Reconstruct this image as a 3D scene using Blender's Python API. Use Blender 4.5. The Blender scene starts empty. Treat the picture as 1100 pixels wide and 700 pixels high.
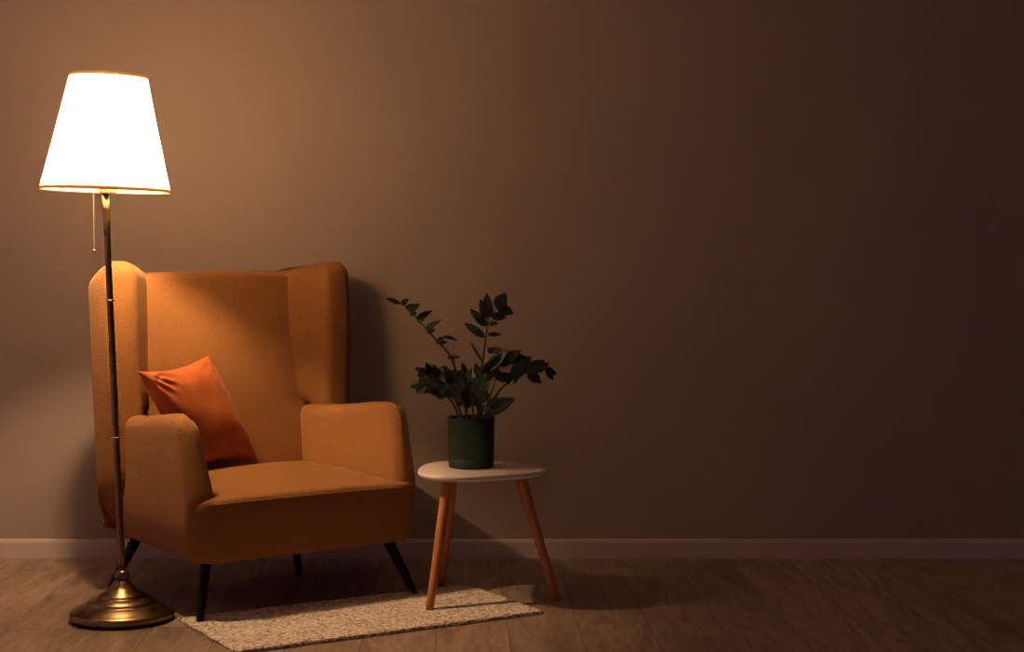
import bpy, bmesh, math, random
from mathutils import Vector, Matrix, noise

random.seed(7)
SC = bpy.context.scene
COL = SC.collection
PI = math.pi

# ------------------------------------------------------------------ helpers
def mat(name, color, rough=0.6, metal=0.0, spec=0.4):
    m = bpy.data.materials.new(name); m.use_nodes = True
    b = m.node_tree.nodes['Principled BSDF']
    b.inputs['Base Color'].default_value = (*color, 1)
    b.inputs['Roughness'].default_value = rough
    b.inputs['Metallic'].default_value = metal
    b.inputs['Specular IOR Level'].default_value = spec
    return m, m.node_tree.nodes, m.node_tree.links, b

def nd(nodes, kind, **kw):
    n = nodes.new(kind)
    for k, v in kw.items():
        if k.startswith('i_'):
            n.inputs[k[2:].replace('_', ' ')].default_value = v
        else:
            setattr(n, k, v)
    return n

def coords(nodes, links, scale=(1, 1, 1), rot=(0, 0, 0), loc=(0, 0, 0)):
    tc = nodes.new('ShaderNodeTexCoord'); mp = nodes.new('ShaderNodeMapping')
    mp.inputs['Scale'].default_value = scale; mp.inputs['Rotation'].default_value = rot
    mp.inputs['Location'].default_value = loc
    links.new(tc.outputs['Object'], mp.inputs['Vector'])
    return mp.outputs['Vector']

def ramp(nodes, stops):
    r = nodes.new('ShaderNodeValToRGB'); e = r.color_ramp.elements
    while len(e) < len(stops): e.new(0.5)
    for el, (p, c) in zip(e, stops):
        el.position = p; el.color = (*c, 1)
    return r

def bump(nodes, links, bsdf, height, strength, dist):
    b = nodes.new('ShaderNodeBump'); b.inputs['Strength'].default_value = strength
    b.inputs['Distance'].default_value = dist
    links.new(height, b.inputs['Height']); links.new(b.outputs['Normal'], bsdf.inputs['Normal'])
    return b

def link(name, bm, material, parent=None, smooth=True, loc=None):
    me = bpy.data.meshes.new(name)
    bmesh.ops.recalc_face_normals(bm, faces=bm.faces)
    bm.to_mesh(me); bm.free()
    if smooth:
        for p in me.polygons: p.use_smooth = True
    me.materials.append(material)
    o = bpy.data.objects.new(name, me); COL.objects.link(o)
    if loc is not None: o.location = loc
    if parent is not None: o.parent = parent
    return o

def empty(name, loc, rotz=0.0):
    o = bpy.data.objects.new(name, None); COL.objects.link(o)
    o.location = loc; o.rotation_euler = (0, 0, rotz)
    o.empty_display_size = 0.1
    return o

def tag(o, label, cat, group=None):
    o['label'] = label; o['category'] = cat
    if group: o['group'] = group
    return o

def struct(o):
    o['kind'] = 'structure'; return o

def hexa(bm, lo, hi):
    vs = [bm.verts.new((x, y, z)) for z in (lo[2], hi[2]) for y in (lo[1], hi[1]) for x in (lo[0], hi[0])]
    for f in ((0, 2, 3, 1), (4, 5, 7, 6), (0, 1, 5, 4), (2, 6, 7, 3), (0, 4, 6, 2), (1, 3, 7, 5)):
        bm.faces.new([vs[i] for i in f])
    return vs

def lathe(profile, segs=64, cx=0, cy=0, closed=False):
    bm = bmesh.new(); rings = []
    for r, z in profile:
        if r < 1e-6:
            rings.append([bm.verts.new((cx, cy, z))])
        else:
            rings.append([bm.verts.new((cx + r*math.cos(2*PI*i/segs), cy + r*math.sin(2*PI*i/segs), z)) for i in range(segs)])
    pairs = list(zip(rings[:-1], rings[1:]))
    if closed: pairs.append((rings[-1], rings[0]))
    for a, b in pairs:
        for i in range(segs):
            j = (i+1) % segs
            if len(a) == 1 and len(b) == 1: continue
            if len(a) == 1: bm.faces.new((a[0], b[j], b[i]))
            elif len(b) == 1: bm.faces.new((a[i], a[j], b[0]))
            else: bm.faces.new((a[i], a[j], b[j], b[i]))
    return bm

def tube(bm, pts, radii, segs=12, cap=True):
    pts = [Vector(p) for p in pts]; rings = []
    up = None
    for i, p in enumerate(pts):
        d = (pts[min(i+1, len(pts)-1)] - pts[max(i-1, 0)]).normalized()
        if up is None:
            up = Vector((0, 0, 1)) if abs(d.z) < 0.9 else Vector((0, 1, 0))
        s = d.cross(up).normalized(); t = s.cross(d).normalized(); up = t
        r = radii[i] if isinstance(radii, (list, tuple)) else radii
        rings.append([bm.verts.new(p + r*(math.cos(2*PI*k/segs)*s + math.sin(2*PI*k/segs)*t)) for k in range(segs)])
    for a, b in zip(rings[:-1], rings[1:]):
        for k in range(segs):
            j = (k+1) % segs
            bm.faces.new((a[k], a[j], b[j], b[k]))
    if cap:
        bm.faces.new(rings[0][::-1]); bm.faces.new(rings[-1])
    return bm

def round_poly(poly, radii, inset, n=8):
    """convex CCW polygon, edges pushed in by inset, corners rounded"""
    m = len(poly); P = [Vector(p) for p in poly]
    lines = []
    for i in range(m):
        a, b = P[i], P[(i+1) % m]
        d = (b-a).normalized(); nrm = Vector((-d.y, d.x))
        lines.append((a + nrm*inset, d))
    cor = []
    for i in range(m):
        (p, d), (q, e) = lines[i-1], lines[i]
        den = d.x*e.y - d.y*e.x
        w = q-p; t = (w.x*e.y - w.y*e.x)/den
        cor.append(p + d*t)
    out = []
    for i in range(m):
        c = cor[i]; a = cor[i-1]; b = cor[(i+1) % m]
        r = max(radii[i] - inset, 0.004)
        da = (a-c); db = (b-c)
        ang = math.acos(max(-1, min(1, da.normalized().dot(db.normalized()))))
        cut = min(r/math.tan(ang/2), da.length*0.49, db.length*0.49)
        r = cut*math.tan(ang/2)
        bis = (da.normalized()+db.normalized()).normalized()
        o = c + bis*(r/math.sin(ang/2))
        s = c + da.normalized()*cut; e = c + db.normalized()*cut
        a0 = math.atan2((s-o).y, (s-o).x); a1 = math.atan2((e-o).y, (e-o).x)
        while a1 < a0: a1 += 2*PI
        if a1-a0 > PI: a1 -= 2*PI
        for k in range(n):
            t = a0 + (a1-a0)*k/(n-1)
            out.append(o + Vector((math.cos(t), math.sin(t)))*r)
    return out

def densify(ring, step=0.03):
    """add points on the long runs; counts are fixed from the reference ring"""
    cnt = []
    for a, b in zip(ring, ring[1:]+ring[:1]):
        cnt.append(max(1, int((b-a).length/step)))
    return cnt

def soft(poly, z0, z1, rc, rb, rt, crown_top=0.0, crown_bot=0.0, nz=8, deform=None, n=8, ne=6):
    """upholstered block: rounded plan, rounded top and bottom edges, crowned cap"""
    if not isinstance(rc, (list, tuple)): rc = [rc]*len(poly)
    lev = []
    for k in range(ne):
        a = PI/2*k/ne
        lev.append((rb*(1-math.sin(a)), z0 + rb*(1-math.cos(a))))
    for k in range(nz+1):
        lev.append((0.0, z0+rb + (z1-rt-z0-rb)*k/nz))
    for k in range(1, ne+1):
        a = PI/2*k/ne
        lev.append((rt*(1-math.cos(a)), z1-rt + rt*math.sin(a)))
    base = round_poly(poly, rc, 0, n); cnt = densify(base)
    def ring(ins):
        r = round_poly(poly, rc, ins, n); out = []
        for i, (a, b) in enumerate(zip(r, r[1:]+r[:1])):
            for k in range(cnt[i]): out.append(a.lerp(b, k/cnt[i]))
        return out
    rings = [[(p.x, p.y, z) for p in ring(i)] for i, z in lev]
    def cap(rg, z, crown):
        cx = sum(p[0] for p in rg)/len(rg); cy = sum(p[1] for p in rg)/len(rg)
        res = []
        for s in (0.93, 0.82, 0.68, 0.52, 0.34, 0.16):
            res.append([(cx+(p[0]-cx)*s, cy+(p[1]-cy)*s, z+crown*(1-s*s)) for p in rg])
        res.append([(cx, cy, z+crown)])
        return res
    rings = cap(rings[0], lev[0][1], -crown_bot)[::-1] + rings + cap(rings[-1], lev[-1][1], crown_top)
    bm = bmesh.new(); R = []
    for rg in rings:
        R.append([bm.verts.new(deform(*p) if deform else p) for p in rg])
    for a, b in zip(R[:-1], R[1:]):
        m = max(len(a), len(b))
        for i in range(m):
            j = (i+1) % m
            if len(a) == 1: bm.faces.new((a[0], b[j], b[i]))
            elif len(b) == 1: bm.faces.new((a[i], a[j], b[0]))
            else: bm.faces.new((a[i], a[j], b[j], b[i]))
    return bm

def sstep(a, b, x):
    t = max(0.0, min(1.0, (x-a)/(b-a))); return t*t*(3-2*t)

# ------------------------------------------------------------------ materials
# wall paint
wallm, N, L, B = mat('wall_paint', (0.30, 0.26, 0.24), 0.85, spec=0.2)
v = coords(N, L, (1, 1, 1))
nz = nd(N, 'ShaderNodeTexNoise', i_Scale=1.3, i_Detail=3.0); L.new(v, nz.inputs['Vector'])
rp = ramp(N, [(0.3, (0.292, 0.236, 0.210)), (0.7, (0.314, 0.254, 0.227))]); L.new(nz.outputs['Fac'], rp.inputs['Fac'])
L.new(rp.outputs['Color'], B.inputs['Base Color'])
n2 = nd(N, 'ShaderNodeTexNoise', i_Scale=220.0, i_Detail=2.0); L.new(v, n2.inputs['Vector'])
bump(N, L, B, n2.outputs['Fac'], 0.06, 0.002)

ceilm, N, L, B = mat('ceiling_paint', (0.72, 0.65, 0.60), 0.9, spec=0.1)
v = coords(N, L); n2 = nd(N, 'ShaderNodeTexNoise', i_Scale=120.0); L.new(v, n2.inputs['Vector'])
bump(N, L, B, n2.outputs['Fac'], 0.05, 0.002)

trimm, N, L, B = mat('baseboard_paint', (0.50, 0.43, 0.40), 0.5, spec=0.35)
v = coords(N, L); n2 = nd(N, 'ShaderNodeTexNoise', i_Scale=30.0); L.new(v, n2.inputs['Vector'])
bump(N, L, B, n2.outputs['Fac'], 0.04, 0.002)

# laminate floor, planks running towards the wall
floorm, N, L, B = mat('floor_laminate', (0.2, 0.14, 0.1), 0.42, spec=0.4)
FR = math.radians(-2.0)
v = coords(N, L, (1, 1, 1), (0, 0, FR + PI/2), (0.052, 0.05, 0))
br = nd(N, 'ShaderNodeTexBrick', offset=0.37, offset_frequency=2, i_Scale=1.0, i_Mortar_Size=0.0012, i_Mortar_Smooth=0.3,
        i_Bias=0.0, i_Brick_Width=1.28, i_Row_Height=0.19)
br.inputs['Color1'].default_value = (0.0, 0.0, 0.0, 1); br.inputs['Color2'].default_value = (1, 1, 1, 1)
br.inputs['Mortar'].default_value = (0.5, 0.5, 0.5, 1)
L.new(v, br.inputs['Vector'])
v2 = coords(N, L, (9.0, 1.3, 1.0), (0, 0, FR))
add = nd(N, 'ShaderNodeVectorMath', operation='ADD')
sc_ = nd(N, 'ShaderNodeVectorMath', operation='SCALE'); sc_.inputs['Scale'].default_value = 7.0
L.new(br.outputs['Color'], sc_.inputs[0]); L.new(v2, add.inputs[0]); L.new(sc_.outputs[0], add.inputs[1])
g1 = nd(N, 'ShaderNodeTexNoise', i_Scale=1.6, i_Detail=7.0, i_Roughness=0.62, i_Distortion=1.6); L.new(add.outputs[0], g1.inputs['Vector'])
g2 = nd(N, 'ShaderNodeTexNoise', i_Scale=9.0, i_Detail=5.0, i_Roughness=0.6, i_Distortion=0.5); L.new(add.outputs[0], g2.inputs['Vector'])
rp = ramp(N, [(0.28, (0.13, 0.092, 0.070)), (0.45, (0.27, 0.200, 0.155)), (0.62, (0.37, 0.285, 0.225)), (0.8, (0.44, 0.345, 0.275))])
L.new(g1.outputs['Fac'], rp.inputs['Fac'])
rp2 = ramp(N, [(0.35, (0.72, 0.70, 0.68)), (0.6, (1, 1, 1))]); L.new(g2.outputs['Fac'], rp2.inputs['Fac'])
mx = nd(N, 'ShaderNodeMixRGB', blend_type='MULTIPLY'); mx.inputs['Fac'].default_value = 0.8
L.new(rp.outputs['Color'], mx.inputs['Color1']); L.new(rp2.outputs['Color'], mx.inputs['Color2'])
tone = ramp(N, [(0.0, (0.80, 0.80, 0.80)), (1.0, (1.08, 1.05, 1.02))]); L.new(br.outputs['Color'], tone.inputs['Fac'])
mx2 = nd(N, 'ShaderNodeMixRGB', blend_type='MULTIPLY'); mx2.inputs['Fac'].default_value = 1.0
L.new(mx.outputs['Color'], mx2.inputs['Color1']); L.new(tone.outputs['Color'], mx2.inputs['Color2'])
mx3 = nd(N, 'ShaderNodeMixRGB', blend_type='MIX'); mx3.inputs['Color2'].default_value = (0.03, 0.02, 0.015, 1)
L.new(br.outputs['Fac'], mx3.inputs['Fac']); L.new(mx2.outputs['Color'], mx3.inputs['Color1'])
L.new(mx3.outputs['Color'], B.inputs['Base Color'])
bump(N, L, B, g2.outputs['Fac'], 0.12, 0.002)

# chair upholstery: ochre bouclé
fab, N, L, B = mat('ochre_upholstery', (0.50, 0.235, 0.062), 0.9, spec=0.15)
B.inputs['Sheen Weight'].default_value = 0.25; B.inputs['Sheen Roughness'].default_value = 0.5
B.inputs['Sheen Tint'].default_value = (0.9, 0.6, 0.35, 1)
v = coords(N, L)
n1 = nd(N, 'ShaderNodeTexNoise', i_Scale=380.0, i_Detail=3.0, i_Roughness=0.6); L.new(v, n1.inputs['Vector'])
vo = nd(N, 'ShaderNodeTexVoronoi', i_Scale=230.0); L.new(v, vo.inputs['Vector'])
rp = ramp(N, [(0.25, (0.185, 0.080, 0.024)), (0.75, (0.31, 0.143, 0.046))]); L.new(n1.outputs['Fac'], rp.inputs['Fac'])
L.new(rp.outputs['Color'], B.inputs['Base Color'])
ns = nd(N, 'ShaderNodeMath', operation='MULTIPLY'); ns.inputs[1].default_value = 0.5; L.new(n1.outputs['Fac'], ns.inputs[0])
ma = nd(N, 'ShaderNodeMath', operation='SUBTRACT'); L.new(ns.outputs[0], ma.inputs[0]); L.new(vo.outputs['Distance'], ma.inputs[1])
bump(N, L, B, ma.outputs[0], 0.42, 0.003)

# pillow velvet
vel, N, L, B = mat('orange_velvet', (0.62, 0.145, 0.03), 0.55, spec=0.25)
B.inputs['Sheen Weight'].default_value = 0.3; B.inputs['Sheen Roughness'].default_value = 0.35
B.inputs['Sheen Tint'].default_value = (1.0, 0.55, 0.3, 1)
v = coords(N, L)
n1 = nd(N, 'ShaderNodeTexNoise', i_Scale=14.0, i_Detail=5.0); L.new(v, n1.inputs['Vector'])
rp = ramp(N, [(0.3, (0.37, 0.095, 0.026)), (0.7, (0.46, 0.130, 0.036))]); L.new(n1.outputs['Fac'], rp.inputs['Fac'])
L.new(rp.outputs['Color'], B.inputs['Base Color'])
bump(N, L, B, n1.outputs['Fac'], 0.25, 0.006)

blackm, N, L, B = mat('black_lacquer', (0.004, 0.004, 0.004), 0.5, spec=0.2)
v = coords(N, L); n1 = nd(N, 'ShaderNodeTexNoise', i_Scale=60.0); L.new(v, n1.inputs['Vector']); bump(N, L, B, n1.outputs['Fac'], 0.03, 0.001)

brass, N, L, B = mat('antique_brass', (0.33, 0.24, 0.12), 0.30, metal=1.0)
v = coords(N, L); n1 = nd(N, 'ShaderNodeTexNoise', i_Scale=22.0, i_Detail=6.0); L.new(v, n1.inputs['Vector'])
rp = ramp(N, [(0.3, (0.20, 0.140, 0.072)), (0.7, (0.30, 0.215, 0.115))]); L.new(n1.outputs['Fac'], rp.inputs['Fac'])
L.new(rp.outputs['Color'], B.inputs['Base Color'])
rr = ramp(N, [(0.3, (0.25,)*3), (0.7, (0.33,)*3)]); L.new(n1.outputs['Fac'], rr.inputs['Fac']); L.new(rr.outputs['Color'], B.inputs['Roughness'])

steel, N, L, B = mat('bright_ring_metal', (0.75, 0.70, 0.62), 0.3, metal=1.0)
v = coords(N, L); n1 = nd(N, 'ShaderNodeTexNoise', i_Scale=80.0); L.new(v, n1.inputs['Vector']); bump(N, L, B, n1.outputs['Fac'], 0.03, 0.001)
cream, N, L, B = mat('cream_plastic', (0.72, 0.62, 0.45), 0.5)
v = coords(N, L); n1 = nd(N, 'ShaderNodeTexNoise', i_Scale=60.0); L.new(v, n1.inputs['Vector']); bump(N, L, B, n1.outputs['Fac'], 0.03, 0.001)
rubber, N, L, B = mat('black_felt_pad', (0.012, 0.010, 0.009), 0.9)
v = coords(N, L); n1 = nd(N, 'ShaderNodeTexNoise', i_Scale=300.0); L.new(v, n1.inputs['Vector']); bump(N, L, B, n1.outputs['Fac'], 0.2, 0.001)

# lamp shade fabric: translucent + diffuse, fine vertical pleats
shadem = bpy.data.materials.new('pleated_shade_fabric'); shadem.use_nodes = True
N = shadem.node_tree.nodes; L = shadem.node_tree.links; N.clear()
out = N.new('ShaderNodeOutputMaterial'); di = N.new('ShaderNodeBsdfDiffuse'); tr = N.new('ShaderNodeBsdfTranslucent'); mixs = N.new('ShaderNodeMixShader')
v = coords(N, L); n1 = nd(N, 'ShaderNodeTexNoise', i_Scale=60.0, i_Detail=3.0); L.new(v, n1.inputs['Vector'])
rp = ramp(N, [(0.3, (0.79, 0.75, 0.66)), (0.7, (0.85, 0.81, 0.72))]); L.new(n1.outputs['Fac'], rp.inputs['Fac'])
L.new(rp.outputs['Color'], di.inputs['Color']); L.new(rp.outputs['Color'], tr.inputs['Color'])
mixs.inputs['Fac'].default_value = 0.78
L.new(di.outputs[0], mixs.inputs[1]); L.new(tr.outputs[0], mixs.inputs[2]); L.new(mixs.outputs[0], out.inputs['Surface'])

tape = bpy.data.materials.new('gold_rim_tape'); tape.use_nodes = True
N = tape.node_tree.nodes; L = tape.node_tree.links; N.clear()
out = N.new('ShaderNodeOutputMaterial'); di = N.new('ShaderNodeBsdfDiffuse'); tr = N.new('ShaderNodeBsdfTranslucent'); mixs = N.new('ShaderNodeMixShader')
v = coords(N, L); n1 = nd(N, 'ShaderNodeTexNoise', i_Scale=90.0, i_Detail=3.0); L.new(v, n1.inputs['Vector'])
rp = ramp(N, [(0.3, (0.70, 0.50, 0.24)), (0.7, (0.80, 0.60, 0.32))]); L.new(n1.outputs['Fac'], rp.inputs['Fac'])
L.new(rp.outputs['Color'], di.inputs['Color']); L.new(rp.outputs['Color'], tr.inputs['Color'])
mixs.inputs['Fac'].default_value = 0.22
L.new(di.outputs[0], mixs.inputs[1]); L.new(tr.outputs[0], mixs.inputs[2]); L.new(mixs.outputs[0], out.inputs['Surface'])

BULB_E = 1230.0
bulbm = bpy.data.materials.new('glowing_bulb'); bulbm.use_nodes = True
N = bulbm.node_tree.nodes; L = bulbm.node_tree.links; N.clear()
out = N.new('ShaderNodeOutputMaterial'); em = N.new('ShaderNodeEmission')
bb = N.new('ShaderNodeBlackbody'); bb.inputs['Temperature'].default_value = 3700
L.new(bb.outputs[0], em.inputs['Color'])
em.inputs['Strength'].default_value = BULB_E
L.new(em.outputs[0], out.inputs['Surface'])

# table
wht, N, L, B = mat('white_table_lacquer', (0.70, 0.65, 0.63), 0.35)
v = coords(N, L); n1 = nd(N, 'ShaderNodeTexNoise', i_Scale=40.0); L.new(v, n1.inputs['Vector']); bump(N, L, B, n1.outputs['Fac'], 0.03, 0.001)
wood, N, L, B = mat('orange_beech_wood', (0.42, 0.16, 0.055), 0.42)
v = coords(N, L, (30, 30, 2.5)); n1 = nd(N, 'ShaderNodeTexNoise', i_Scale=2.0, i_Detail=5.0, i_Distortion=0.8); L.new(v, n1.inputs['Vector'])
rp = ramp(N, [(0.3, (0.36, 0.135, 0.045)), (0.7, (0.50, 0.21, 0.075))]); L.new(n1.outputs['Fac'], rp.inputs['Fac'])
L.new(rp.outputs['Color'], B.inputs['Base Color'])

# plant
potm, N, L, B = mat('dark_green_ceramic', (0.010, 0.027, 0.020), 0.65, spec=0.3)
v = coords(N, L); n1 = nd(N, 'ShaderNodeTexNoise', i_Scale=150.0, i_Detail=2.0); L.new(v, n1.inputs['Vector']); bump(N, L, B, n1.outputs['Fac'], 0.15, 0.001)
leafm, N, L, B = mat('glossy_dark_leaf', (0.010, 0.026, 0.010), 0.6, spec=0.4)
v = coords(N, L); n1 = nd(N, 'ShaderNodeTexNoise', i_Scale=25.0, i_Detail=3.0); L.new(v, n1.inputs['Vector'])
rp = ramp(N, [(0.3, (0.007, 0.019, 0.007)), (0.7, (0.016, 0.036, 0.012))]); L.new(n1.outputs['Fac'], rp.inputs['Fac'])
L.new(rp.outputs['Color'], B.inputs['Base Color'])
stemm, N, L, B = mat('brown_green_stem', (0.055, 0.04, 0.016), 0.5)
v = coords(N, L); n1 = nd(N, 'ShaderNodeTexNoise', i_Scale=60.0, i_Detail=3.0); L.new(v, n1.inputs['Vector'])
rp = ramp(N, [(0.3, (0.045, 0.028, 0.014)), (0.7, (0.06, 0.055, 0.02))]); L.new(n1.outputs['Fac'], rp.inputs['Fac'])
L.new(rp.outputs['Color'], B.inputs['Base Color'])
soilm, N, L, B = mat('potting_soil', (0.02, 0.013, 0.008), 0.95)
v = coords(N, L); n1 = nd(N, 'ShaderNodeTexNoise', i_Scale=120.0, i_Detail=4.0); L.new(v, n1.inputs['Vector']); bump(N, L, B, n1.outputs['Fac'], 0.8, 0.006)

# rug: cream flat-woven braid
rugm, N, L, B = mat('cream_braided_weave', (0.55, 0.46, 0.34), 0.95, spec=0.1)
v = coords(N, L)
wv = nd(N, 'ShaderNodeTexWave', wave_type='BANDS', bands_direction='Y', i_Scale=32.0, i_Distortion=2.2, i_Detail=2.0)
wv.inputs['Detail Scale'].default_value = 6.0
L.new(v, wv.inputs['Vector'])
vd = coords(N, L, (85, 215, 85), (0, 0, 0.15))
vr = nd(N, 'ShaderNodeTexVoronoi', i_Scale=1.0); L.new(vd, vr.inputs['Vector'])
nn = nd(N, 'ShaderNodeTexNoise', i_Scale=90.0, i_Detail=3.0); L.new(v, nn.inputs['Vector'])
m1 = nd(N, 'ShaderNodeMath', operation='MULTIPLY'); m1.inputs[1].default_value = 0.35; L.new(wv.outputs['Fac'], m1.inputs[0])
m2 = nd(N, 'ShaderNodeMath', operation='SUBTRACT'); L.new(m1.outputs[0], m2.inputs[0]); L.new(vr.outputs['Distance'], m2.inputs[1])
m3 = nd(N, 'ShaderNodeMath', operation='ADD'); L.new(m2.outputs[0], m3.inputs[0]); L.new(nn.outputs['Fac'], m3.inputs[1])
rp = ramp(N, [(0.0, (0.36, 0.28, 0.21)), (0.10, (0.74, 0.65, 0.55)), (0.40, (0.86, 0.78, 0.69)), (1.0, (0.90, 0.84, 0.76))])
L.new(m3.outputs[0], rp.inputs['Fac']); L.new(rp.outputs['Color'], B.inputs['Base Color'])
bump(N, L, B, m3.outputs[0], 0.7, 0.006)

# ------------------------------------------------------------------ room
WY = 5.35
bm = bmesh.new(); hexa(bm, (-2.6, WY, 0), (3.4, WY+0.12, 2.7)); struct(link('wall_back', bm, wallm, smooth=False))
bm = bmesh.new(); hexa(bm, (-2.6, -1.0, -0.12), (3.4, WY, 0)); struct(link('floor', bm, floorm, smooth=False))
bm = bmesh.new(); hexa(bm, (-2.6, -1.0, 2.7), (3.4, WY, 2.8)); struct(link('ceiling', bm, ceilm, smooth=False))
# baseboard with an eased top edge
bm = bmesh.new()
prof = [(0, 0), (-0.014, 0), (-0.014, 0.052), (-0.0125, 0.0575), (-0.009, 0.061), (-0.004, 0.0625), (0, 0.063)]
a = [bm.verts.new((-2.6, WY+p[0], p[1])) for p in prof]; b = [bm.verts.new((3.4, WY+p[0], p[1])) for p in prof]
for i in range(len(prof)):
    j = (i+1) % len(prof); bm.faces.new((a[i], a[j], b[j], b[i]))
bm.faces.new(a); bm.faces.new(b[::-1])
struct(link('baseboard_back', bm, trimm, smooth=False))

# ------------------------------------------------------------------ rug
rw, rl, rth = 0.43, 0.90, 0.011
ru = Vector((0.858, 0.513)); rv = Vector((-0.603, 0.798))      # long side, short side away from camera
ang = math.atan2(ru.y, ru.x)
B0 = Vector((-0.684, 4.037))
ctr = B0 + ru*rl/2 + Vector((-ru.y, ru.x))*rw/2
bm = bmesh.new(); nx, ny = 130, 62
def rugp(i, j):
    x = -rl/2 + rl*i/nx; y = -rw/2 + rw*j/ny
    w = 0.0035*noise.noise(Vector((x*14, y*14, 0))) + 0.0015*noise.noise(Vector((x*60, y*60, 3)))
    if i in (0, nx): x += w*1.3
    if j in (0, ny): y += w
    return x, y
top = []; bot = []
for j in range(ny+1):
    rt_, rb_ = [], []
    for i in range(nx+1):
        x, y = rugp(i, j)
        edge = i in (0, nx) or j in (0, ny)
        row = 0.5+0.5*math.cos(2*PI*y/0.0205)
        z = rth - (0.004 if edge else 0) + (0 if edge else 0.0016*row + 0.0012*noise.noise(Vector((x*70, y*70, 7))))
        rt_.append(bm.verts.new((x, y, z)))
        rb_.append(bm.verts.new((x, y, 0.001)) if edge else None)
    top.append(rt_); bot.append(rb_)
for j in range(ny):
    for i in range(nx):
        bm.faces.new((top[j][i], top[j][i+1], top[j+1][i+1], top[j+1][i]))
for i in range(nx):
    bm.faces.new((bot[0][i], bot[0][i+1], top[0][i+1], top[0][i])); bm.faces.new((bot[ny][i+1], bot[ny][i], top[ny][i], top[ny][i+1]))
for j in range(ny):
    bm.faces.new((bot[j+1][0], bot[j][0], top[j][0], top[j+1][0])); bm.faces.new((bot[j][nx], bot[j+1][nx], top[j+1][nx], top[j][nx]))
bm.faces.new([bot[0][i] for i in range(nx+1)][::-1] + [bot[j][0] for j in range(1, ny)] + [bot[ny][i] for i in range(nx+1)] + [bot[j][nx] for j in range(ny-1, 0, -1)])
rug = link('rug', bm, rugm, loc=(ctr.x, ctr.y, 0)); rug.rotation_euler = (0, 0, ang)
tag(rug, 'small cream woven rug lying on the floor under the armchair front', 'rug')

# ------------------------------------------------------------------ armchair
CA = 0.6234; M = Vector((-0.5623, 4.572))
cu = Vector((math.cos(CA), math.sin(CA))); cv = Vector((-math.sin(CA), math.cos(CA)))
def loc2(x, y):
    d = Vector((x, y)) - M; return d.dot(cu), d.dot(cv)
ch = empty('wing_armchair', (M.x, M.y, 0), CA)
tag(ch, 'ochre fabric wingback armchair with thin black splayed legs, facing right', 'armchair')

def base_def(u, v, z):
    t = (z-0.155)/0.18
    s = 1 + 0.045*math.sin(min(1, max(0, t))*PI/2)
    v2 = v - 0.008*math.sin(PI*max(0, min(1, t)))*(1 if v < 0.1 else 0)
    return (u*s, v2, z)
bm = soft([(-0.346, 0.0), (0.346, 0.0), (0.330, 0.56), (-0.330, 0.56)], 0.155, 0.335, [0.05, 0.05, 0.08, 0.08], 0.022, 0.022, nz=8, deform=base_def)
link('seat_base', bm, fab, ch)

def seat_def(u, v, z):
    f = sstep(0.30, 0.34, z)
    sag = 0.012*f*sstep(0.0, 0.30, v)
    side = -0.006*f*(abs(u)/0.3)**2
    return (u, v - (0.006*f if v < 0.05 else 0), z + sag + side)
bm = soft([(-0.322, -0.008), (0.322, -0.008), (0.30, 0.54), (-0.30, 0.54)], 0.24, 0.338, [0.045, 0.045, 0.05, 0.05], 0.02, 0.026, crown_top=0.022, nz=4, deform=seat_def)
link('seat_cushion', bm, fab, ch)
# piping along the seat's front edge
bm = bmesh.new()
pts = [(-0.318, 0.05, 0.318), (-0.312, 0.012, 0.3185)]
for k in range(17):
    t = k/16; pts.append((-0.285+0.57*t, -0.0135 - 0.001*math.sin(t*PI), 0.3195 + 0.003*math.sin(t*PI)))
pts += [(0.312, 0.012, 0.3185), (0.318, 0.05, 0.318)]
tube(bm, pts, 0.0028, 8); link('piping', bm, fab, ch)

for s in (-1, 1):
    def arm_def(u, v, z, s=s):
        t = max(0, (z-0.33)/0.225); lo = min(1, max(0, (z-0.155)/0.12))
        inner = sstep(0.335, 0.30, u)
        u2 = u + 0.0*t + inner*0.028*t*(1-sstep(0.1, 0.4, v)) - 0.016*(1-math.sin(lo*PI/2))
        front = 1 - sstep(0.0, 0.35, v)
        v2 = v + 0.058*t*front
        z2 = z - sstep(0.25, 0.556, z)*0.034*sstep(0.0, 0.5, v) + 0.003 - 0.020*(1-sstep(0.0, 0.085, v))*min(1, t)
        return (s*u2, v2, z2)
    bm = soft([(0.283, 0.010), (0.368, 0.010), (0.362, 0.545), (0.238 if s > 0 else 0.283, 0.545)], 0.157, 0.556, [0.034, 0.044, 0.03, 0.03], 0.024, 0.034, crown_top=0.003, nz=16, deform=arm_def)
    link('armrest', bm, fab, ch)

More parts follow.
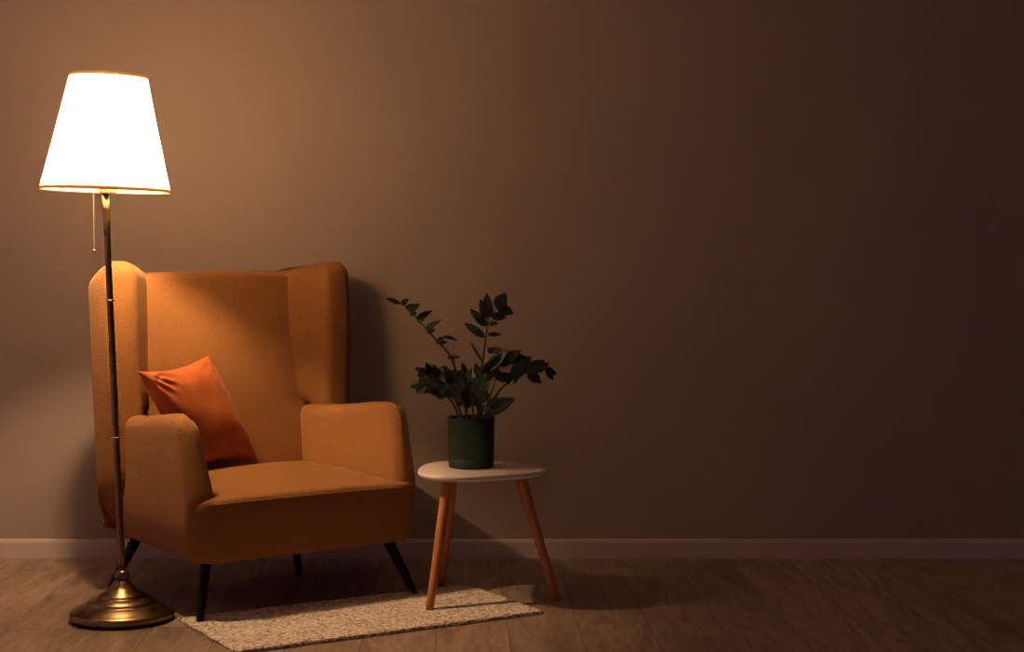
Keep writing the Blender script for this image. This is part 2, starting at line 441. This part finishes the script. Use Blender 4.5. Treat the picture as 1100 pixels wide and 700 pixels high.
def shear(v, z, rear):
    return v + 0.13*(z-0.93)*(0.25 + 0.75*rear)
for s in (-1, 1):
    def wing_def(u, v, z, s=s):
        rear = sstep(0.47, 0.62, v)
        f = 1-rear
        v2 = shear(v, z, rear) + 0.035
        # upper edge rises towards the front
        hi = sstep(0.5, 0.97, z)
        z2 = z + hi*(0.026*f - (0.012 + 0.022*sstep(0.28, 0.42, u))*rear)
        rec = sstep(0.555, 0.515, z)*sstep(0.33, 0.28, u)*sstep(0.46, 0.52, v)
        u = u + rec*(0.296-u)
        if s > 0:
            k_ = sstep(0.30, 0.20, u); u -= (0.050 + 0.030*sstep(0.95, 0.6, z))*k_; v2 -= 0.012*k_*rear
        # lower front edge curves backwards
        v2 += 0.085*f*sstep(0.36, 0.17, z)
        # outward flare of the upper wing, slightly bellied
        u2 = u + f*0.012*sstep(0.35, 0.75, z) - 0.02*sstep(0.35, 0.17, z)
        # front face softly bowed
        v2 += 0.012*f*((z-0.7)/0.27)**2*(1 if z > 0.7 else 0)
        return (s*u2, v2, z2)
    bm = soft([(0.308, 0.447), (0.392, 0.447), (0.424, 0.565), (0.40, 0.60), (0.22, 0.61), (0.205, 0.585)], 0.185, 0.955,
              [0.036, 0.036, 0.03, 0.05, 0.02, 0.02], 0.03, 0.050, crown_top=0.004, nz=22, deform=wing_def)
    link('wing', bm, fab, ch)

def back_def(u, v, z):
    fr = 1 - sstep(0.53, 0.60, v)
    v2 = v + 0.13*(z-0.93)*0.8 + 0.02
    v2 -= fr*0.012*math.cos(u/0.25*PI/2)*sstep(0.9, 0.6, z)      # padded belly
    v2 += fr*0.012*math.cos(u/0.30*PI/2)*sstep(0.6, 0.95, z)
    v2 += fr*0.012*math.exp(-((abs(u)-0.235)/0.055)**2 - ((z-0.535)/0.022)**2)
    z2 = z + 0.004*math.cos(u*8)*sstep(0.8, 0.95, z)
    return (u, v2, z2)
bm = soft([(-0.275, 0.545), (0.275, 0.545), (0.275, 0.615), (-0.275, 0.615)], 0.20, 0.944, 0.02, 0.02, 0.024, crown_top=0.002, nz=24, deform=back_def)
link('backrest', bm, fab, ch)

legs = [((-0.834, 4.425), (-0.838, 4.356), rth+0.002), ((-0.368, 4.75), (-0.283, 4.722), rth+0.002),
        ((-1.098, 4.752), (-1.188, 4.762), 0.0), ((-0.672, 4.995), (-0.664, 5.06), 0.0)]
for (tp, bt, z0) in legs:
    tu, tv = loc2(*tp); bu, bv = loc2(*bt)
    bm = bmesh.new()
    P0 = Vector((tu, tv, 0.170)); P1 = Vector((bu, bv, z0+0.001))
    n = 8; pts = [P0.lerp(P1, k/n) for k in range(n+1)]
    tube(bm, pts, [0.0165 - 0.0065*k/n for k in range(n+1)], 20)
    bmesh.ops.translate(bm, verts=[], vec=(0, 0, 0))
    for v_ in bm.verts:
        if v_.co.z < z0+0.006: v_.co.z = z0 + 0.0005
    link('leg', bm, blackm, ch)

# ------------------------------------------------------------------ pillow
def cw(u, v, z): 
    p = M + cu*u + cv*v; return Vector((p.x, p.y, z))
TL = cw(-0.377, 0.358, 0.668); T_ = cw(-0.088, 0.488, 0.700); BR = cw(0.052, 0.430, 0.372); BL = cw(-0.208, 0.365, 0.36); BR.z = 0.362
cen = (TL+T_+BR+BL)/4
ex = ((T_-TL)+(BR-BL)).normalized(); ey = ((TL-BL)+(T_-BR)); ey = (ey - ex*ey.dot(ex)).normalized(); ez = ex.cross(ey)
if ez.y > 0: ez = -ez
S = 26; bm = bmesh.new(); grid = {}
hw = 0.5
for side in (1, -1):
    for j in range(S+1):
        for i in range(S+1):
            if side == -1 and (i in (0, S) or j in (0, S)):
                grid[(side, i, j)] = grid[(1, i, j)]; continue
            x = -1+2*i/S; y = -1+2*j/S
            # bilinear corner placement
            a_ = (x+1)/2; b_ = (y+1)/2
            base = (BL*(1-a_)*(1-b_) + BR*a_*(1-b_) + TL*(1-a_)*b_ + T_*a_*b_)
            pin = 0.085
            dx = -x*pin*(1-y*y)*abs(x)**2*0.16 ; dy = -y*pin*(1-x*x)*abs(y)**2*0.16
            dx *= 1.6; dy *= 1.6
            p = base + ex*dx + ey*dy
            prof = max(0.0, (1-x**2)*(1-y**2))**0.46
            # corner ears stay thin; creases radiate from the corners
            w = 0
            for (qx, qy, am) in ((-1, 1, 1.0), (1, 1, 0.6), (1, -1, 0.5), (-1, -1, 0.5)):
                r = math.hypot(x-qx, y-qy); th = math.atan2(y-qy, x-qx)
                w += am*0.020*math.sin(th*17+qx)*math.exp(-((r-0.36)/0.20)**2)
            w += 0.006*noise.noise(Vector((x*2.2, y*2.2, 5+side)))
            th_ = (0.072 if side == 1 else 0.058)*prof
            p = p + ez*side*(th_ + w*min(1, prof*1.6))
            grid[(side, i, j)] = bm.verts.new(p - cen)
for side in (1, -1):
    for j in range(S):
        for i in range(S):
            q = [grid[(side, i, j)], grid[(side, i+1, j)], grid[(side, i+1, j+1)], grid[(side, i, j+1)]]
            bm.faces.new(q if side == 1 else q[::-1])
pil = link('throw_pillow', bm, vel, loc=cen)
sm = pil.modifiers.new('soften', 'SUBSURF'); sm.levels = 2; sm.render_levels = 2
tag(pil, 'orange velvet throw pillow leaning in the left corner of the armchair', 'pillow')

# ------------------------------------------------------------------ floor lamp
lamp = empty('floor_lamp', (-1.066, 4.437, 0))
tag(lamp, 'antique brass floor lamp with lit cream shade left of the armchair', 'lamp')
prof = [(0, 0.006), (0.134, 0.006), (0.139, 0.008), (0.141, 0.012), (0.141, 0.022), (0.138, 0.026), (0.132, 0.0285), (0.122, 0.034), (0.110, 0.0415), (0.100, 0.0455),
        (0.0955, 0.0465), (0.0945, 0.0500), (0.090, 0.0545), (0.080, 0.060), (0.070, 0.0635), (0.0655, 0.0645), (0.0645, 0.0675), (0.058, 0.0725), (0.047, 0.079),
        (0.037, 0.0865), (0.028, 0.0955), (0.0215, 0.105), (0.016, 0.111), (0, 0.111)]
base = link('lamp_base', lathe(prof, 96), brass, lamp)
link('felt_pad', lathe([(0, 0.0), (0.132, 0.0), (0.134, 0.002), (0.134, 0.0065), (0, 0.0065)], 96), rubber, lamp)
kn = [(0, 0.104)]
for k in range(1, 12):
    a_ = PI*k/12; kn.append((0.0205*math.sin(a_)**0.8, 0.121 - 0.0155*math.cos(a_)))
kn.append((0, 0.1368))
link('neck_knob', lathe(kn, 40), brass, lamp)
p0 = Vector((0.0, 0, 0.130)); p1 = Vector((-0.056, 0.04, 1.165))
bm = bmesh.new(); n = 24
pts = [p0.lerp(p1, k/n) for k in range(n+1)]
tube(bm, pts, [0.0095 - 0.0008*k/n + (0.0012*sstep(n-3, n, k)) for k in range(n+1)], 28)
link('pole', bm, brass, lamp)
for zz in (0.495, 0.870):
    c = p0.lerp(p1, (zz-0.130)/1.035); d = (p1-p0).normalized()
    bm = bmesh.new(); tube(bm, [c-d*0.0022, c-d*0.0016, c+d*0.0016, c+d*0.0022], [0.0120, 0.0128, 0.0128, 0.0120], 28)
    link('joint_ring', bm, steel, lamp)
# socket block, harp spider, bulb
head = Vector((-0.056, 0.04, 1.165))
tilt = math.radians(1.6)
RT = Matrix.Rotation(tilt, 4, 'Y')
def tl(p):   # point in the shade's own tilted frame
    return head + (RT @ Vector(p))
bm = bmesh.new(); tube(bm, [tl((0.006, 0, 0)), tl((0.006, 0, 0.002)), tl((0.006, 0, 0.020)), tl((0.006, 0, 0.0225))], [0.021, 0.0235, 0.0235, 0.021], 32)
link('socket', bm, cream, lamp)
bm = bmesh.new(); tube(bm, [tl((0, 0, 0.0225)), tl((0, 0, 0.085)), tl((0, 0, 0.108)), tl((0, 0, 0.1205))], [0.016, 0.015, 0.0155, 0.0205], 24); link('bulb_holder', bm, cream, lamp)
BC = tl((0, 0, 0.155))
bm = lathe([(0, -0.034), (0.0205, -0.034), (0.0295, -0.010), (0.0305, 0.004), (0.027, 0.018), (0.018, 0.028), (0.008, 0.032), (0, 0.0325)], 32)
for v_ in bm.verts: v_.co = BC + (RT @ v_.co)
link('light_bulb', bm, bulbm, lamp)
# shade: pleated truncated cone
SB, ST, RB_, RTp = 0.006, 0.326, 0.1762, 0.1035
bm = bmesh.new(); segs = 432; rows = 14; prev = None
loops = []
for layer in (0, 1):
    rr_ = []
    for j in range(rows+1):
        t = j/rows; r = RB_ + (RTp-RB_)*t - 0.0015*math.sin(PI*t)
        z = SB + (ST-SB)*t
        ring = []
        for i in range(segs):
            a_ = 2*PI*i/segs
            rr = r + (0.0007*math.cos(a_*108)) - (0.0012 if layer else 0)
            ring.append(bm.verts.new(tl((rr*math.cos(a_), rr*math.sin(a_), z))))
        rr_.append(ring)
    loops.append(rr_)
bm.free()
bm = bmesh.new(); R_ = []
for j in range(rows+1):
    t = j/rows; r = RB_ + (RTp-RB_)*t - 0.0015*math.sin(PI*t); z = SB + (ST-SB)*t
    R_.append([bm.verts.new(tl(((r+0.0007*math.cos(2*PI*i/segs*108))*math.cos(2*PI*i/segs), (r+0.0007*math.cos(2*PI*i/segs*108))*math.sin(2*PI*i/segs), z))) for i in range(segs)])
for a_, b_ in zip(R_[:-1], R_[1:]):
    for i in range(segs):
        j = (i+1) % segs; bm.faces.new((a_[i], a_[j], b_[j], b_[i]))
shade = link('lamp_shade', bm, shadem, lamp)
for (z_, r_, h_) in ((SB, RB_, 0.0095), (ST-0.0075, RTp+0.0015, 0.0075)):
    k = (RTp-RB_)/(ST-SB)
    prof = [(r_+0.0018, z_), (r_+0.0018+k*h_, z_+h_), (r_-0.0018+k*h_, z_+h_), (r_-0.0018, z_)]
    bm = lathe(prof, 128, closed=True)
    for v_ in bm.verts: v_.co = tl(v_.co)
    t_ = link('rim_tape', bm, tape, shade)
    t_['label'] = 'narrow gold tape along the shade edge'
# wire spider holding the shade
bm = bmesh.new()
for k in range(3):
    a_ = 2*PI*k/3+0.5
    tube(bm, [tl((0.017*math.cos(a_), 0.017*math.sin(a_), 0.03)), tl((0.10*math.cos(a_), 0.10*math.sin(a_), 0.022)), tl((0.1745*math.cos(a_), 0.1745*math.sin(a_), 0.014))], 0.0015, 8)
link('shade_spider', bm, brass, lamp)
# bead pull chain
bm = bmesh.new()
cx_ = (103.3-550)/1743*4.477 + 1.066
top_z = 1.178
for k in range(46):
    z = top_z - 0.0036*k
    m_ = Matrix.Translation((cx_ + 0.002*k/46, 0.01, z))
    bmesh.ops.create_icosphere(bm, subdivisions=1, radius=0.0018, matrix=m_)
tube(bm, [(cx_, 0.01, top_z), (cx_+0.002, 0.01, top_z-0.165)], 0.0006, 6)
tube(bm, [(cx_, 0.01, top_z), (head.x-0.0, 0.022, top_z+0.002)], 0.0016, 8)
chn = link('pull_chain', bm, steel, lamp)
zb = top_z - 0.172
bm = bmesh.new()
bmesh.ops.create_uvsphere(bm, u_segments=20, v_segments=12, radius=0.0058, matrix=Matrix.Translation((cx_+0.002, 0.01, zb)))
link('pull_ball', bm, brass, chn)

# ------------------------------------------------------------------ side table
TC = Vector((-0.100, 4.715)); TZ = 0.378
tab = empty('side_table', (TC.x, TC.y, 0))
tag(tab, 'low side table with white rounded-triangle top and three wooden legs', 'side table')
def tri(a_, s=1.0): 
    r = 0.186*(1 + 0.085*math.cos(3*(a_+0.07)))
    return r*s
bm = bmesh.new(); segs = 120; rings = []
lev = [(0.0, 0, True), (0.90, 0, False), (0.945, 0.0005, False), (0.975, 0.003, False), (0.994, 0.007, False), (1.0, 0.0105, False), (0.997, 0.0145, False), (0.988, 0.0170, False), (0.975, 0.0180, False), (0.5, 0.018, False), (0, 0.018, True)]
for s, z, pt in lev:
    if pt: rings.append([bm.verts.new((0, 0, TZ-0.018+z))])
    else: rings.append([bm.verts.new((tri(2*PI*i/segs, s)*math.cos(2*PI*i/segs), tri(2*PI*i/segs, s)*math.sin(2*PI*i/segs), TZ-0.018+z)) for i in range(segs)])
for a_, b_ in zip(rings[:-1], rings[1:]):
    for i in range(segs):
        j = (i+1) % segs
        if len(a_) == 1: bm.faces.new((a_[0], b_[j], b_[i]))
        elif len(b_) == 1: bm.faces.new((a_[i], a_[j], b_[0]))
        else: bm.faces.new((a_[i], a_[j], b_[j], b_[i]))
link('tabletop', bm, wht, tab)
def at(px, py, Z): 
    D = (0.982-Z)*1743.0/(py-279.04); return Vector(((px-550)/1743.0*D - TC.x, D - TC.y, Z))
for (bx, by, z0), (tx, ty) in (((461.5, 654, rth+0.002), (-0.082, -0.085)), ((598, 644, 0.0), (0.122, 0.0)), ((474, 629.5, 0.0), (-0.074, 0.105))):
    bt = at(bx, by, z0); tp = Vector((tx, ty, TZ-0.016))
    bm = bmesh.new(); n = 10
    tube(bm, [tp.lerp(bt, k/n) for k in range(n+1)], [0.0165 - 0.0055*k/n for k in range(n+1)], 24)
    for v_ in bm.verts:
        if v_.co.z < z0+0.008: v_.co.z = z0+0.0005
    link('leg', bm, wood, tab)

# ------------------------------------------------------------------ potted plant
PX, PY = -0.1195, 4.733
pl = empty('potted_plant', (PX, PY, TZ))
tag(pl, 'leafy dark green plant in a dark green pot on the side table', 'plant')
PH = 0.147
prof = [(0, 0.0005), (0.062, 0.0005), (0.0648, 0.003), (0.0655, 0.006), (0.0664, 0.0272), (0.0655, 0.0277), (0.0655, 0.0285), (0.0665, 0.029), (0.0690, PH-0.004), (0.0690, PH-0.001), (0.0675, PH), (0.0655, PH), (0.0645, PH-0.002), (0.063, PH-0.022), (0, PH-0.022)]
link('pot', lathe(prof, 96), potm, pl)
bm = lathe([(0, PH-0.0215), (0.062, PH-0.0215), (0.062, PH-0.018), (0.04, PH-0.014), (0, PH-0.012)], 48)
for v_ in bm.verts: v_.co.z += 0.003*noise.noise(v_.co*60) if v_.co.z > PH-0.019 else 0
link('soil', bm, soilm, pl)

PXC = 550 + PX/PY*1743.0
def pp(px, py, d=0.0):
    """photo-measured outline point of the plant, placed at depth d from the pot's axis"""
    Y = PY + d
    return Vector(((px-550)/1743.0*Y - PX, d, 0.982 - (py-279.04)*Y/1743.0 - TZ))
def catmull(pts, n=6):
    P = [pts[0]] + list(pts) + [pts[-1]]; out = []
    for i in range(1, len(P)-2):
        for k in range(n):
            t = k/n; a_, b_, c_, d_ = P[i-1], P[i], P[i+1], P[i+2]
            out.append(0.5*((2*b_) + (-a_+c_)*t + (2*a_-5*b_+4*c_-d_)*t*t + (-a_+3*b_-3*c_+d_)*t**3))
    out.append(P[-2]); return out
def leaf(parent, b, t, w, face=None, droop=0.12):
    """pointed oval leaflet from base b to tip t, width w"""
    d = t-b; ln = d.length; d = d.normalized()
    if face is None: face = Vector((random.uniform(-.5, .5), -1, random.uniform(-.2, .7)))
    nrm = (face - d*face.dot(d)).normalized(); s = d.cross(nrm).normalized()
    bm = bmesh.new(); n = 12; rows_ = []
    for k in range(n+1):
        q = k/n
        wd = 1.25*w/2*(math.sin(PI*q**0.82)**0.75)*(1-0.25*q) if 0 < k < n else 0
        wd = wd + (0.0006 if k == 0 else 0)
        c = b + d*ln*q + nrm*(-droop*ln*(q-0.45)**2 + droop*ln*0.2)
        if k == n: rows_.append([bm.verts.new(c)])
        else: rows_.append([bm.verts.new(c + s*wd*m_ + nrm*(0.20*abs(m_)*wd + 0.001*math.sin(q*9+m_*2))) for m_ in (-1, -0.55, 0, 0.55, 1)])
    for a_, c_ in zip(rows_[:-1], rows_[1:]):
        for m_ in range(4):
            if len(c_) == 1: bm.faces.new((a_[m_], a_[m_+1], c_[0]))
            else: bm.faces.new((a_[m_], a_[m_+1], c_[m_+1], c_[m_]))
    w_ = w
    o = link('leaflet', bm, leafm, parent)
    so = o.modifiers.new('thickness', 'SOLIDIFY'); so.thickness = 0.0009; so.offset = 0
    return o
def stem(pts, r0=0.0042, r1=0.0014):
    c = catmull([pp(*p) for p in pts]); n = len(c)-1
    bm = bmesh.new(); tube(bm, c, [r0 + (r1-r0)*k/n for k in range(n+1)], 8)
    return link('stem', bm, stemm, pl), c
K = 1/368.5
def lf(st, x0, y0, x1, y1, w, d0=0.0, d1=None, face=None):
    if d1 is None: d1 = d0 + random.uniform(-0.012, 0.012)
    leaf(st, pp(x0, y0, d0), pp(x1, y1, d1), w*K, face)
def auto(st, c, t0, t1, n, ln, w, bias=0.0, spread=0.75, face=None):
    """leaflets in near-opposite pairs along the stem"""
    m_ = len(c)-1
    for k in range(n):
        t = t0 + (t1-t0)*k/max(1, n-1); f = t*m_; i = min(int(f), m_-1)
        p = c[i].lerp(c[i+1], f-i); d = (c[i+1]-c[i]).normalized()
        side = 1 if k % 2 else -1
        ax = d.cross(Vector((0, 1, 0))).normalized()
        dirv = (d*0.75 + ax*side*spread + Vector((0, random.uniform(-.55, .55), bias))).normalized()
        L_ = ln*K*random.uniform(0.8, 1.1)*(1-0.25*abs(2*k/max(1, n-1)-1))
        leaf(st, p, p+dirv*L_, w*K*random.uniform(0.85, 1.1), face)
    leaf(st, c[-1]-(c[-1]-c[-2])*0.5, c[-1] + (c[-1]-c[-3]).normalized()*ln*K*0.8, w*K*0.8, face)

# long frond reaching up to the left
st, c = stem([(503, 462, -.01), (499, 432, -.012), (490, 399, -.015), (483, 381, -.018), (470, 367, -.02), (458, 353, -.02), (445, 339, -.02), (433, 327, -.02), (424, 323, -.02)], 0.0045)
for a_ in ((430, 326, 414, 320, 5.0), (431, 327, 439.5, 320.5, 5.5), (438, 334, 451, 326, 7), (440, 337, 448, 336, 5), (447, 342, 464.5, 333, 6), (448, 345, 456, 343, 6),
           (457, 354, 474, 343.5, 6), (459, 357, 468, 353.5, 4), (468, 368, 479, 361, 5), (477, 361, 491, 365, 3.5), (470, 369, 481, 367, 4), (481, 384, 494, 383, 3.5), (436, 332, 444, 326, 5)):
    lf(st, *a_, d0=-.02)
# upright stem with broad leaves at its top
st, c = stem([(513, 462, .005), (515, 435, .008), (516, 408, .01), (519, 385, .012), (522, 362, .014), (525, 340, .014)], 0.0044, 0.002)
F = Vector((0.1, -1, 0.15))
for a_ in ((524, 342, 523, 314.5, 11), (522, 341, 516, 321, 9), (523, 350, 504.5, 331.5, 9), (520.5, 362, 498.5, 346.5, 8), (527, 339, 544, 341, 8.5),
           (524.5, 348, 536, 347, 4.5), (524, 359, 539, 359, 4), (533, 331, 543.5, 314.5, 13), (534, 330, 552, 336.5, 11)):
    lf(st, *a_, d0=.014, face=F)
bm = bmesh.new(); tube(bm, catmull([pp(525, 340, .014), pp(530, 335, .014), pp(534, 330, .014)]), 0.0014, 8); link('leaf_stalk', bm, stemm, st)
# arching frond to the right
st, c = stem([(521, 462, -.01), (526, 438, -.015), (536, 420, -.02), (548, 409, -.025), (564, 401, -.03), (578, 397, -.03), (588, 395.5, -.03)], 0.0045)
for a_ in ((549, 408, 571, 382, 15), (556, 405, 563, 383, 9), (563, 400, 585, 387, 13), (575, 398, 590, 390, 8), (585, 396, 598, 402, 7), (587, 396, 594, 408, 6.5), (566, 402, 582, 411, 9), (572, 400, 580, 409, 7), (549, 409, 546, 400, 8),
           (556, 405, 552, 412, 4)):
    lf(st, *a_, d0=-.028)
# second frond, fuller, in front of the upright stem
st, c = stem([(518, 462, -.015), (517, 438, -.02), (519, 415, -.025), (528, 398, -.03), (542, 386, -.035)], 0.0045)
for a_ in ((517, 410, 538, 380, 15), (524, 398, 546, 376, 14), (534, 392, 560, 376, 13), (541, 387, 566, 383, 11), (528, 380, 524, 374, 5), (541, 378, 523, 374, 6.5), (540, 400, 547, 413, 10), (532, 397, 541, 411, 9), (515, 404, 510, 390, 8)):
    lf(st, *a_, d0=-.032)
# big low leaf on the right
st, c = stem([(521, 462, .015), (523, 450, .016), (527, 441, .017)], 0.0035)
for a_ in ((526, 441, 553, 428, 14), (524, 444, 545, 436, 10), (525, 438, 534, 426, 9)):
    lf(st, *a_, d0=.01)
# bushy low fronds on the left
st, c = stem([(497, 462, -.02), (489, 438, -.03), (478, 424, -.035), (464, 416, -.04), (454, 415, -.04)], 0.004)
auto(st, c, 0.42, 0.95, 10, 17, 8.5, bias=0.1)
st, c = stem([(499, 462, .02), (492, 436, .03), (480, 416, .035), (468, 405, .04), (458, 400, .04)], 0.004)
auto(st, c, 0.35, 0.95, 10, 17, 8.5, bias=0.2)
st, c = stem([(505, 462, -.03), (500, 440, -.04), (492, 418, -.05), (484, 404, -.055)], 0.004)
auto(st, c, 0.35, 0.95, 10, 18, 8.5, bias=0.15)
# short central shoots
st, c = stem([(509, 462, .03), (508, 440, .04), (505, 420, .045), (500, 402, .05)], 0.004)
auto(st, c, 0.4, 0.95, 8, 17, 8, bias=0.2)
st, c = stem([(512, 462, -.035), (513, 440, -.045), (516, 422, -.055), (515, 408, -.06)], 0.004)
auto(st, c, 0.3, 0.9, 7, 17, 8.5, bias=0.1)
st, c = stem([(519, 462, .0), (523, 436, .01), (530, 416, .03), (534, 402, .04)], 0.0038)
lf(st, 525, 430, 512, 404, 6, d0=.02); lf(st, 518, 388, 505, 367, 2.2, d0=.02)

# ------------------------------------------------------------------ light
w = bpy.data.worlds.new('dim_room'); SC.world = w; w.use_nodes = True
bg = w.node_tree.nodes['Background']
# the rest of the unlit room: a dim glow, stronger from the left and front than from the right
N = w.node_tree.nodes; L = w.node_tree.links
tc = N.new('ShaderNodeTexCoord'); sp = N.new('ShaderNodeSeparateXYZ'); L.new(tc.outputs['Generated'], sp.inputs[0])
mr = N.new('ShaderNodeMapRange'); mr.inputs['From Min'].default_value = -1; mr.inputs['From Max'].default_value = 1
L.new(sp.outputs['X'], mr.inputs['Value'])
rp = ramp(N, [(0.0, (0.23, 0.118, 0.132)), (0.5, (0.085, 0.040, 0.047)), (1.0, (0.012, 0.006, 0.007))])
L.new(mr.outputs[0], rp.inputs['Fac']); L.new(rp.outputs['Color'], bg.inputs['Color']); bg.inputs['Strength'].default_value = 1.0

# ------------------------------------------------------------------ camera
cam = bpy.data.cameras.new('camera'); co = bpy.data.objects.new('camera', cam); COL.objects.link(co)
co.location = (0, 0, 0.982); co.rotation_euler = (PI/2, 0, 0)
cam.sensor_width = 36; cam.lens = 1743.0/1100*36; cam.shift_y = -(350-279.04)/1100
cam.clip_start = 0.05
SC.camera = co
SC.view_settings.view_transform = 'Standard'; SC.view_settings.look = 'None'
SC.view_settings.gamma = 1; SC.view_settings.exposure = 0.18
SC.view_settings.use_curve_mapping = False
SC.cycles.max_bounces = 8; SC.cycles.diffuse_bounces = 5
